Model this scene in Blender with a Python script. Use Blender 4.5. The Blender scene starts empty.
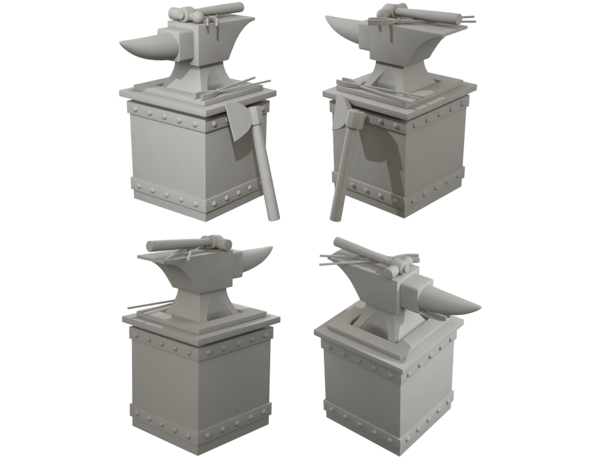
# Four riveted pedestals, each with an anvil, a hammer and tongs (two also with an axe),
# shown as plain grey models in a white studio.
import bpy, bmesh, math
from mathutils import Vector, Matrix

S = 0.25                      # metres per modelling unit (half the width of a pedestal top)
scene = bpy.context.scene
COL = scene.collection

# ------------------------------------------------------------------ materials
def grey_paint(name, base, rough, scale):
    m = bpy.data.materials.new(name); m.use_nodes = True
    nt = m.node_tree; n = nt.nodes; l = nt.links
    b = n['Principled BSDF']
    tc = n.new('ShaderNodeTexCoord')
    no = n.new('ShaderNodeTexNoise'); no.inputs['Scale'].default_value = scale
    no.inputs['Detail'].default_value = 6
    l.new(tc.outputs['Object'], no.inputs['Vector'])
    mr = n.new('ShaderNodeMapRange')
    mr.inputs['From Min'].default_value = 0.3; mr.inputs['From Max'].default_value = 0.7
    mr.inputs['To Min'].default_value = 0.975; mr.inputs['To Max'].default_value = 1.015
    l.new(no.outputs['Fac'], mr.inputs['Value'])
    mx = n.new('ShaderNodeVectorMath'); mx.operation = 'SCALE'
    mx.inputs[0].default_value = base
    l.new(mr.outputs['Result'], mx.inputs['Scale'])
    l.new(mx.outputs['Vector'], b.inputs['Base Color'])
    b.inputs['Roughness'].default_value = rough
    b.inputs['Specular IOR Level'].default_value = 0.03
    bp = n.new('ShaderNodeBump'); bp.inputs['Strength'].default_value = 0.04
    bp.inputs['Distance'].default_value = 0.002
    no2 = n.new('ShaderNodeTexNoise'); no2.inputs['Scale'].default_value = scale * 8
    l.new(tc.outputs['Object'], no2.inputs['Vector'])
    l.new(no2.outputs['Fac'], bp.inputs['Height']); l.new(bp.outputs['Normal'], b.inputs['Normal'])
    return m
BASE = (0.320, 0.300, 0.259)
M_STAND = grey_paint('matt_grey_block', BASE, 0.75, 9)
M_IRON = grey_paint('matt_grey_iron', BASE, 0.65, 14)
M_TOOL = grey_paint('matt_grey_tool', BASE, 0.65, 25)

# ------------------------------------------------------------------ mesh helpers (modelling units)
def box(bm, x0, x1, y0, y1, z0, z1):
    v = [bm.verts.new((x, y, z)) for z in (z0, z1) for y in (y0, y1) for x in (x0, x1)]
    for q in ((0, 2, 3, 1), (4, 5, 7, 6), (0, 1, 5, 4), (2, 6, 7, 3), (0, 4, 6, 2), (1, 3, 7, 5)):
        bm.faces.new([v[i] for i in q])
    return v
def bevel(bm, w, seg=2, ang=25):
    bmesh.ops.recalc_face_normals(bm, faces=bm.faces)
    e = [e for e in bm.edges if len(e.link_faces) == 2 and e.calc_face_angle() > math.radians(ang)]
    bmesh.ops.bevel(bm, geom=e, offset=w, segments=seg, profile=0.6, affect='EDGES', clamp_overlap=True)
def loft(bm, rings, cap=True):
    rs = [[bm.verts.new(p) for p in r] for r in rings]
    n = len(rs[0])
    for a, b in zip(rs, rs[1:]):
        for i in range(n):
            bm.faces.new((a[i], a[(i + 1) % n], b[(i + 1) % n], b[i]))
    if cap:
        bm.faces.new(list(reversed(rs[0]))); bm.faces.new(rs[-1])
    return rs
def lathe(bm, prof, origin, axis, n=28):
    """prof: list of (distance along axis, radius)"""
    a = Vector(axis).normalized()
    u = a.orthogonal().normalized(); w = a.cross(u)
    o = Vector(origin)
    loft(bm, [[o + a * d + (u * math.cos(2 * math.pi * k / n) + w * math.sin(2 * math.pi * k / n)) * r
               for k in range(n)] for d, r in prof])
def build(name, bm, mat, parent=None, smooth=None):
    bmesh.ops.recalc_face_normals(bm, faces=bm.faces)
    bmesh.ops.scale(bm, vec=(S, S, S), verts=bm.verts)
    if smooth is not None:
        for f in bm.faces: f.smooth = True
        for e in bm.edges:
            e.smooth = not (len(e.link_faces) == 2 and e.calc_face_angle() > math.radians(smooth))
    me = bpy.data.meshes.new(name); bm.to_mesh(me); bm.free()
    me.materials.append(mat)
    o = bpy.data.objects.new(name, me); COL.objects.link(o)
    if parent: o.parent = parent
    return o
def empty(name):
    o = bpy.data.objects.new(name, None); o.empty_display_size = 0.05
    COL.objects.link(o); return o
def copy_tree(o, parent=None):
    c = o.copy(); COL.objects.link(c)
    if parent: c.parent = parent
    for ch in list(o.children): copy_tree(ch, c)
    return c
def nb(): return bmesh.new()

# ------------------------------------------------------------------ pedestal
Z_SLAB, Z_BASE = -0.111, -2.057
def make_pedestal():
    t = empty('pedestal')
    b = nb(); box(b, -.88, .88, -.88, .88, Z_BASE, -.196); bevel(b, .007)
    box(b, -.81, .81, -.81, .81, -.199, -.09); build('body', b, M_STAND, t, 30)
    def square_frame(o, i, z0, z1):
        b = nb(); V = {}
        for k, h in (('o', o), ('i', i)):
            for z in (z0, z1):
                V[k, z] = [b.verts.new((sx * h, sy * h, z)) for sx, sy in ((-1, -1), (1, -1), (1, 1), (-1, 1))]
        for q in range(4):
            r = (q + 1) % 4
            b.faces.new((V['o', z0][q], V['o', z0][r], V['o', z1][r], V['o', z1][q]))
            b.faces.new((V['i', z0][q], V['i', z1][q], V['i', z1][r], V['i', z0][r]))
            b.faces.new((V['o', z1][q], V['o', z1][r], V['i', z1][r], V['i', z1][q]))
            b.faces.new((V['o', z0][q], V['i', z0][q], V['i', z0][r], V['o', z0][r]))
        return b
    b = square_frame(1, .552, Z_SLAB, 0); bevel(b, .012); build('top_slab', b, M_STAND, t, 30)
    # raised square frame the anvil foot is let into
    b = square_frame(.82, .546, .0015, .096); bevel(b, .014); build('anvil_tray', b, M_STAND, t, 30)
    for za, zb, zr in ((-.41, -.192, -.301), (-1.865, -1.631, -1.748)):
        b = nb()
        ring = lambda h, z: [(-h, -h, z), (h, -h, z), (h, h, z), (-h, h, z)]
        rs = [[b.verts.new(p) for p in ring(h, z)] for h, z in ((.872, za), (.912, za), (.912, zb), (.872, zb))]
        for a, c in zip(rs, rs[1:] + rs[:1]):
            for q in range(4):
                b.faces.new((a[q], a[(q + 1) % 4], c[(q + 1) % 4], c[q]))
        bevel(b, .006, 2, 60)
        band = build('metal_band', b, M_STAND, t, 30)
        first = None
        for fa in range(4):
            for k in range(5):
                u = (k - 2) * .345
                if first is None:
                    b = nb(); R = .05
                    lathe(b, [(-.004, R), (.006, R), (.018, R * .93), (.03, R * .74), (.038, R * .45), (.041, R * .12)],
                          (0, 0, 0), (1, 0, 0), 18)
                    r = first = build('rivet', b, M_STAND, band, 40)
                else:
                    r = first.copy(); COL.objects.link(r); r.parent = band
                ang = fa * math.pi / 2
                r.rotation_euler = (0, 0, ang)
                r.location = S * (Matrix.Rotation(ang, 3, 'Z') @ Vector((.912, u, zr)))
    return t

# ------------------------------------------------------------------ anvil
def make_anvil():
    t = empty('anvil')
    x0, x1, hy, zb, zt, xh = -.416, .396, .3466, .536, 1.2105, 1.164
    heel = [(.396, .536), (.445, .617), (.5, .70), (.56, .788), (.63, .878), (.71, .957), (.80, 1.028),
            (.89, 1.083), (.98, 1.122), (1.07, 1.146), (xh, 1.160)]
    out = [(x0, zb)] + heel + [(xh, zt), (x0, zt)]
    b = nb()
    A = [b.verts.new((x, -hy, z)) for x, z in out]; B = [b.verts.new((x, hy, z)) for x, z in out]
    b.faces.new(A); b.faces.new(list(reversed(B)))
    for i in range(len(out)):
        j = (i + 1) % len(out); b.faces.new((A[j], A[i], B[i], B[j]))
    bevel(b, .010, 2, 28); build('block', b, M_IRON, t, 25)
    # boss between block and horn
    b = nb(); box(b, -.775, x0 + .004, -.247, .247, .635, 1.135)
    bmesh.ops.recalc_face_normals(b, faces=b.faces)
    e = [e for e in b.edges if abs(e.verts[0].co.x - e.verts[1].co.x) > .2]
    bmesh.ops.bevel(b, geom=e, offset=.05, segments=5, profile=.5, affect='EDGES')
    e = [e for e in b.edges if max(v.co.x for v in e.verts) < -.77]
    bmesh.ops.bevel(b, geom=e, offset=.012, segments=2, profile=.5, affect='EDGES')
    build('shoulder', b, M_IRON, t, 40)
    # horn: flat along the top, belly sweeping up to a blunt tip
    prof = [(-.772, .645, 1.092), (-.86, .652, 1.087), (-.98, .664, 1.080), (-1.1, .682, 1.075), (-1.22, .706, 1.072),
            (-1.33, .734, 1.070), (-1.44, .770, 1.069), (-1.54, .813, 1.069), (-1.64, .868, 1.070), (-1.72, .922, 1.072),
            (-1.78, .968, 1.073), (-1.825, 1.010, 1.073), (-1.848, 1.037, 1.070), (-1.856, 1.050, 1.062)]
    n = 40; rings = []
    for x, za, zc in prof:
        rz = (zc - za) / 2; ry = rz * 1.06; cz = (zc + za) / 2; r = []
        for k in range(n):
            a = 2 * math.pi * k / n
            r.append((x, ry * math.cos(a), cz + rz * math.sin(a)))
        rings.append(r)
    b = nb(); loft(b, rings); build('horn', b, M_IRON, t, 50)
    # waist and foot: flares to a square foot, a scooped arch in each long side
    NZ, NO, NI = 26, 7, 26
    def half(u):            # u 0 top .. 1 bottom -> half sizes
        f = u ** 1.9
        return .315 + (.520 - .315) * f, .285 + (.520 - .285) * f, f
    b = nb(); rings = []
    for j in range(NZ + 1):
        z = .5362 + (-.088 - .5362) * j / NZ
        hx, hyy, f = half(min(1, (.5362 - z) / .5322)); r = []
        w = max(.012, .34 * (1 - max(0, z / .47) ** 1.35) if z > 0 else .34) if z < .47 else .012
        depth = (hyy - .285) * (.5 + .4 * max(0, min(1, 1 - z / .16))) * min(1, w / .2)
        line = [(-hx + (hx - w) * k / NO, hyy) for k in range(NO)]
        line += [(-w * math.cos(math.pi * k / NI), hyy - depth * max(0, math.sin(math.pi * k / NI)) ** .8) for k in range(NI + 1)]
        line += [(w + (hx - w) * k / NO, hyy) for k in range(1, NO)]
        r += [(x, -y, z) for x, y in line]
        r += [(hx, hyy * (-1 + 2 * k / 10), z) for k in range(10)]
        r += [(-x, y, z) for x, y in line]
        r += [(-hx, hyy * (1 - 2 * k / 10), z) for k in range(10)]
        rings.append(r)
    loft(b, rings); build('foot', b, M_IRON, t, 24)
    return t

# ------------------------------------------------------------------ hammer
def make_hammer():
    t = empty('hammer')
    ex, zc = -.25, 1.336
    b = nb()
    lathe(b, [(-.115, .095), (-.105, .116), (-.085, .124), (.085, .124), (.105, .116), (.115, .095)], (ex, .05, zc), (1, 0, .04))
    head = build('head', b, M_TOOL, t, 35)
    b = nb()      # flat striking end
    lathe(b, [(.02, .085), (.10, .082), (.15, .088), (.18, .101), (.20, .104), (.325, .104), (.335, .100), (.338, .094)],
          (ex, .05, 1.3155), (0, 1, 0), 32)
    build('striking_face', b, M_TOOL, head, 40)
    b = nb()      # ball end
    pr = [(.02, .085), (.10, .075), (.14, .070)]
    for k in range(1, 13):
        a = math.radians(46 + (180 - 46) * k / 12)
        pr.append((.245 - .103 * math.cos(a), max(.103 * math.sin(a), .004)))
    lathe(b, pr, (ex, .05, 1.3155), (0, -1, 0), 32)
    build('ball_peen', b, M_TOOL, head, 40)
    b = nb()
    p0, p1 = Vector((-.43, .053, 1.334)), Vector((1.205, .026, 1.380)); L = (p1 - p0).length
    lathe(b, [(0, .056), (.012, .068), (.05, .072), (.27, .070), (.5, .070), (.8, .080), (1.2, .089), (L - .02, .092), (L - .005, .089), (L, .082)],
          p0, p1 - p0, 28)
    build('handle', b, M_TOOL, t, 35)
    return t

# ------------------------------------------------------------------ tongs (flat in local xy, pivot at the origin, reins along +x)
def sweep(bm, pts):
    """pts: (x, y, half thickness, half height) rectangular bar, slightly rounded by bevel"""
    rings = []
    for i, (x, y, a, h) in enumerate(pts):
        p, q = pts[max(0, i - 1)], pts[min(len(pts) - 1, i + 1)]
        d = Vector((q[0] - p[0], q[1] - p[1])).normalized(); nx, ny = -d.y, d.x
        rings.append([(x + nx * a, y + ny * a, -h), (x - nx * a, y - ny * a, -h), (x - nx * a, y - ny * a, h), (x + nx * a, y + ny * a, h)])
    loft(bm, rings)
def smooth_path(ctrl, n):
    out = []
    for i in range(len(ctrl) - 1):
        p0 = ctrl[max(i - 1, 0)]; p1 = ctrl[i]; p2 = ctrl[i + 1]; p3 = ctrl[min(i + 2, len(ctrl) - 1)]
        for k in range(n):
            s = k / n
            out.append(tuple(.5 * ((2 * b_) + (c - a) * s + (2 * a - 5 * b_ + 4 * c - d) * s * s + (-a + 3 * b_ - 3 * c + d) * s ** 3)
                             for a, b_, c, d in zip(p0, p1, p2, p3)))
    out.append(ctrl[-1]); return out
def make_tongs():
    t = empty('tongs')
    for sg in (1, -1):
        dz = .016 * sg
        b = nb()
        sweep(b, smooth_path([(-.525, .074 * sg, .018, .046), (-.43, .083 * sg, .018, .047), (-.32, .086 * sg, .018, .046),
                              (-.22, .072 * sg, .019, .042), (-.12, .042 * sg, .022, .034), (-.03, .011 * sg, .027, .022), (.02, -.01 * sg, .027, .020)], 5))
        bevel(b, .004, 1, 40); build('jaw', b, M_TOOL, t, 35)
        b = nb()
        sweep(b, smooth_path([(.015, -.008 * sg, .026, .019), (.10, -.035 * sg, .022, .019), (.25, -.062 * sg, .019, .018), (.6, -.102 * sg, .019, .018),
                              (.95, -.141 * sg, .018, .017), (1.285, -.178 * sg, .018, .017)], 4))
        bevel(b, .006, 2, 40); build('rein', b, M_TOOL, t, 35)
    b = nb(); lathe(b, [(-.046, .022), (-.045, .029), (.036, .029), (.044, .022), (.047, .006)], (0, 0, 0), (0, 0, 1), 16)
    build('pivot_rivet', b, M_TOOL, t, 35)
    return t
TONGS_ANVIL = Matrix.Translation(Vector((.125, -.198, 1.262))) @ Matrix.Rotation(math.atan2(1.158, 1.42), 4, 'Z')
TONGS_TRAY = Matrix.Translation(Vector((-.315, -.694, .150))) @ Matrix.Rotation(math.radians(.2), 4, 'Z') @ Matrix.Rotation(math.radians(-.5), 4, 'Y')

# ------------------------------------------------------------------ axe
def make_axe():
    t = empty('axe')
    n = Vector((0, -.96, .28)).normalized()
    P = lambda x, w: Vector((x, -1.066 - .28 * w, .05 - .96 * w)) + n * (.30 * (x + .54))
    arc = smooth_path([(-.574, .026), (-.519, -.006), (-.431, .003), (-.324, .036), (-.225, .105), (-.143, .203), (-.104, .297), (-.110, .392),
                       (-.180, .482), (-.265, .548), (-.396, .608), (-.536, .653)], 4)
    edge = [(-.541, .55), (-.551, .40), (-.561, .24), (-.569, .10)]
    out = arc + edge
    b = nb()
    th = lambda x: .018 + .125 * max(0, min(1, (x + .58) / .48))
    A = [b.verts.new(P(x, w)) for x, w in out]
    B = [b.verts.new(P(x, w) - n * th(x)) for x, w in out]
    b.faces.new(A); b.faces.new(list(reversed(B)))
    for i in range(len(out)):
        j = (i + 1) % len(out); b.faces.new((A[i], B[i], B[j], A[j]))
    bevel(b, .005, 1, 40)
    blade = build('blade', b, M_TOOL, t, 30)
    top, foot = Vector((.003, -1.190, -.088)), Vector((-.02, -1.756, -2.048))
    ax = (foot - top).normalized()
    # eye of the axe: eight-sided collar round the handle
    b = nb()
    side = Vector((1, 0, 0)); side = (side - ax * side.dot(ax)).normalized(); fr = ax.cross(side)
    if fr.y > 0: fr = -fr
    rings = []
    for d, s in ((.015, .98), (.025, 1), (.295, 1), (.305, .98)):
        r = []
        for u, w in ((.15, .045), (.15, -.09), (.085, -.125), (-.085, -.125), (-.15, -.09), (-.15, .045), (-.065, .118), (.065, .118)):
            r.append(top + ax * d + side * (u * s + .02) + fr * w * s)
        rings.append(r)
    loft(b, rings); bevel(b, .008, 2, 20)
    build('eye', b, M_TOOL, blade, 20)
    b = nb(); L = (foot - top).length
    lathe(b, [(0, .070), (.012, .082), (.3, .092), (.8, .097), (1.4, .102), (L - .03, .108), (L - .008, .105), (L, .096)], top, ax, 32)
    build('handle', b, M_TOOL, t, 35)
    return t

# ------------------------------------------------------------------ placing: rotation rows + offset of each display, in lens axes (right, down, forward)
POSES = [
    [[0.552362, -0.832199, 0.048375], [-0.31689, -0.263299, -0.911183], [0.771023, 0.487973, -0.409152], [-1.81054, -2.5193, 12.97066]],
    [[0.688351, 0.723511, -0.052007], [0.320917, -0.36805, -0.872669], [-0.650527, 0.584012, -0.485535], [1.82031, -2.60673, 13.18697]],
    [[-0.640754, 0.767222, 0.028368], [0.0955, 0.116312, -0.988611], [-0.761784, -0.630747, -0.147797], [-1.75703, 1.54854, 12.91993]],
    [[-0.740409, -0.670379, -0.04886], [-0.250557, 0.342721, -0.905408], [0.623712, -0.658129, -0.421722], [1.6614, 1.76549, 13.42771]]]
PITCH = math.radians(21)
c, s = math.cos(PITCH), math.sin(PITCH)
LENS = Matrix(((1, 0, 0), (0, -s, c), (0, -c, -s)))       # lens axes -> world
CAM_H = 2.6
def world(i):
    R = Matrix(POSES[i][:3]); t = Vector(POSES[i][3])
    m = (LENS @ R).to_4x4(); m.translation = LENS @ t * S + Vector((0, 0, CAM_H))
    return m

protos = dict(pedestal=make_pedestal(), anvil=make_anvil(), hammer=make_hammer(), tongs=make_tongs(), axe=make_axe())
used = set()
SETS = [bpy.data.collections.new('display') for _ in range(4)]
def put(kind, i, label, cat, group, local=Matrix.Identity(4)):
    p = protos[kind]
    o = p if kind not in used else copy_tree(p)
    used.add(kind)
    loc = local.copy(); loc.translation = local.translation * S
    o.matrix_world = world(i) @ loc
    for q in [o] + list(o.children_recursive): SETS[i].objects.link(q)
    o['label'] = label; o['category'] = cat; o['group'] = group
    return o
PED = ['square grey riveted pedestal at upper left, brightly lit left face, axe on its right face',
       'square grey riveted pedestal at upper right, axe on its left face throwing a dark shadow',
       'square grey riveted pedestal at lower left, both faces dull, no axe in sight',
       'square grey riveted pedestal at lower right, tilted to show its top, bright right face']
ANV = ['grey anvil on the upper left pedestal, horn pointing left towards the viewer',
       'grey anvil on the upper right pedestal, horn at far left, heel towards right',
       'grey anvil on the lower left pedestal, heel at left, horn pointing right and away',
       'grey anvil on the lower right pedestal, big horn pointing right towards the viewer']
HAM = ['ball peen hammer lying on the upper left anvil, round ball of its head facing us',
       'ball peen hammer lying on the upper right anvil, handle end pointing right',
       'ball peen hammer lying on the lower left anvil, handle pointing left above the heel',
       'ball peen hammer lying on the lower right anvil, handle slanting up to the left']
TNA = ['blacksmith tongs under the hammer on the upper left anvil, two jaw tips over its edge',
       'blacksmith tongs under the hammer on the upper right anvil, two reins poking out right',
       'blacksmith tongs under the hammer on the lower left anvil, reins crossing its front edge',
       'blacksmith tongs under the hammer on the lower right anvil, thin reins poking out left']
TNT = ['blacksmith tongs on the upper left pedestal tray, beside the anvil foot above the axe',
       'blacksmith tongs on the upper right pedestal tray, open jaws at the left corner',
       'blacksmith tongs on the lower left pedestal tray, a thin rein sticking out behind the anvil',
       'blacksmith tongs on the lower right pedestal tray, curved jaws peeping out below the horn']
AXE = ['axe leaning on the upper left pedestal, broad half round blade facing the viewer',
       'axe leaning on the upper right pedestal, blade turned away, seen almost edge on']
for i in range(4):
    put('pedestal', i, PED[i], 'pedestal', 'riveted pedestals under the anvils')
    put('anvil', i, ANV[i], 'anvil', 'anvils on the pedestals')
    head = Vector((-.25, .05, 1.33))
    tilt = Matrix.Rotation(math.radians((1.2, 0, -1.3, -.4)[i]), 4, 'Y')
    put('hammer', i, HAM[i], 'hammer', 'hammers lying on the anvils', Matrix.Translation(head) @ tilt @ Matrix.Translation(-head))
    put('tongs', i, TNA[i], 'tongs', 'tongs lying on the anvils', TONGS_ANVIL)
    put('tongs', i, TNT[i], 'tongs', 'tongs lying on the pedestal trays', TONGS_TRAY)
    if i < 2: put('axe', i, AXE[i], 'axe', 'axes leaning on the pedestals')

# ------------------------------------------------------------------ lamps: a spot and three softboxes per display, one big added fill in front
KEY_L = Vector((-.60, -.462, .64)).normalized()
KEY_E = 2.72
FILL_A = (Vector((-.86, -.08, .42)).normalized(), 2.72, (.835, .887, 1))     # broad soft lamp on the horn side
FILL_B = (Vector((.84, .04, .36)).normalized(), 1.90, (.885, .917, 1))      # broad soft lamp on the heel side
FILL_C = (Vector((.0, .82, .52)).normalized(), 1.02, (.778, .855, 1))      # and one facing the plain long side
FRONT_E = 0.96
def key_spot(i, L, irr, dist=6.0):
    m = world(i); z = (m.to_3x3() @ L).normalized(); ctr = m @ (Vector((-.1, -.15, -.35)) * S)
    la = bpy.data.lights.new('key_spot', 'SPOT')
    la.spot_size = math.radians(15); la.spot_blend = .15; la.shadow_soft_size = .035
    la.energy = irr * 4 * math.pi * math.pi * dist ** 2 / math.pi
    la.color = (.81, .866, 1)
    o = bpy.data.objects.new('key_spot', la); COL.objects.link(o)
    r = z.to_track_quat('Z', 'Y').to_matrix().to_4x4(); r.translation = ctr + z * dist
    o.matrix_world = r
    o.light_linking.receiver_collection = SETS[i]; o.light_linking.blocker_collection = SETS[i]
def broad(i, L, irr, colour, dist=4.2, size=3.0):
    m = world(i); z = (m.to_3x3() @ L).normalized(); ctr = m @ (Vector((-.1, 0, -.4)) * S)
    la = bpy.data.lights.new('fill_softbox', 'AREA'); la.shape = 'DISK'; la.size = size
    la.energy = irr * math.pi * dist ** 2 * (1 + (size / 2 / dist) ** 2)     # irradiance on axis of a disk
    la.color = colour
    o = bpy.data.objects.new('fill_softbox', la); COL.objects.link(o)
    r = z.to_track_quat('Z', 'Y').to_matrix().to_4x4(); r.translation = ctr + z * dist
    o.matrix_world = r
    o.light_linking.receiver_collection = SETS[i]; o.light_linking.blocker_collection = SETS[i]
    return o
for i in range(4):
    key_spot(i, KEY_L, KEY_E)
    for lamp in (FILL_A, FILL_B, FILL_C): broad(i, *lamp)

def fill_panel(name, direction, irr, dist, size):
    z = Vector(direction).normalized(); ctr = LENS @ Vector((0, 0, 13.1)) * S + Vector((0, 0, CAM_H))
    la = bpy.data.lights.new(name, 'AREA'); la.shape = 'SQUARE'; la.size = size
    la.energy = irr * math.pi * dist ** 2; la.color = (1, .948, .80)
    o = bpy.data.objects.new(name, la); COL.objects.link(o)
    r = z.to_track_quat('Z', 'Y').to_matrix().to_4x4(); r.translation = ctr + z * dist
    o.matrix_world = r
fill_panel('front_fill', LENS @ Vector((0, -.35, -1)), FRONT_E, 4.5, 4.0)  # unseen soft panel on the camera side, added to lift the ambient light

# ------------------------------------------------------------------ world: white studio, dimmer behind the camera
w = bpy.data.worlds.new('World'); scene.world = w; w.use_nodes = True
nt = w.node_tree; bg = nt.nodes['Background']
tc = nt.nodes.new('ShaderNodeTexCoord')
dot = nt.nodes.new('ShaderNodeVectorMath'); dot.operation = 'DOT_PRODUCT'
fw = LENS @ Vector((0, 0, 1)); dot.inputs[1].default_value = fw
nt.links.new(tc.outputs['Generated'], dot.inputs[0])
mr = nt.nodes.new('ShaderNodeMapRange'); mr.interpolation_type = 'SMOOTHSTEP'
mr.inputs['From Min'].default_value = .05; mr.inputs['From Max'].default_value = .62
mr.inputs['To Min'].default_value = .05; mr.inputs['To Max'].default_value = 1.01
nt.links.new(dot.outputs['Value'], mr.inputs['Value'])
nt.links.new(mr.outputs['Result'], bg.inputs['Strength'])
bg.inputs['Color'].default_value = (1, 1, 1, 1)

# ------------------------------------------------------------------ camera
cam = bpy.data.cameras.new('Camera'); co = bpy.data.objects.new('Camera', cam); COL.objects.link(co)
cam.sensor_fit = 'HORIZONTAL'; cam.sensor_width = 36; cam.lens = 36 * 719.968 / 600
cam.clip_end = 200; cam.clip_start = .01
X = LENS @ Vector((1, 0, 0)); Y = LENS @ Vector((0, -1, 0)); Zv = LENS @ Vector((0, 0, -1))
m = Matrix((X, Y, Zv)).transposed().to_4x4(); m.translation = (0, 0, CAM_H)
co.matrix_world = m
scene.camera = co
scene.render.resolution_x = 1024; scene.render.resolution_y = 785
scene.view_settings.view_transform = 'Standard'; scene.view_settings.look = 'None'
scene.view_settings.exposure = 0; scene.view_settings.gamma = 1
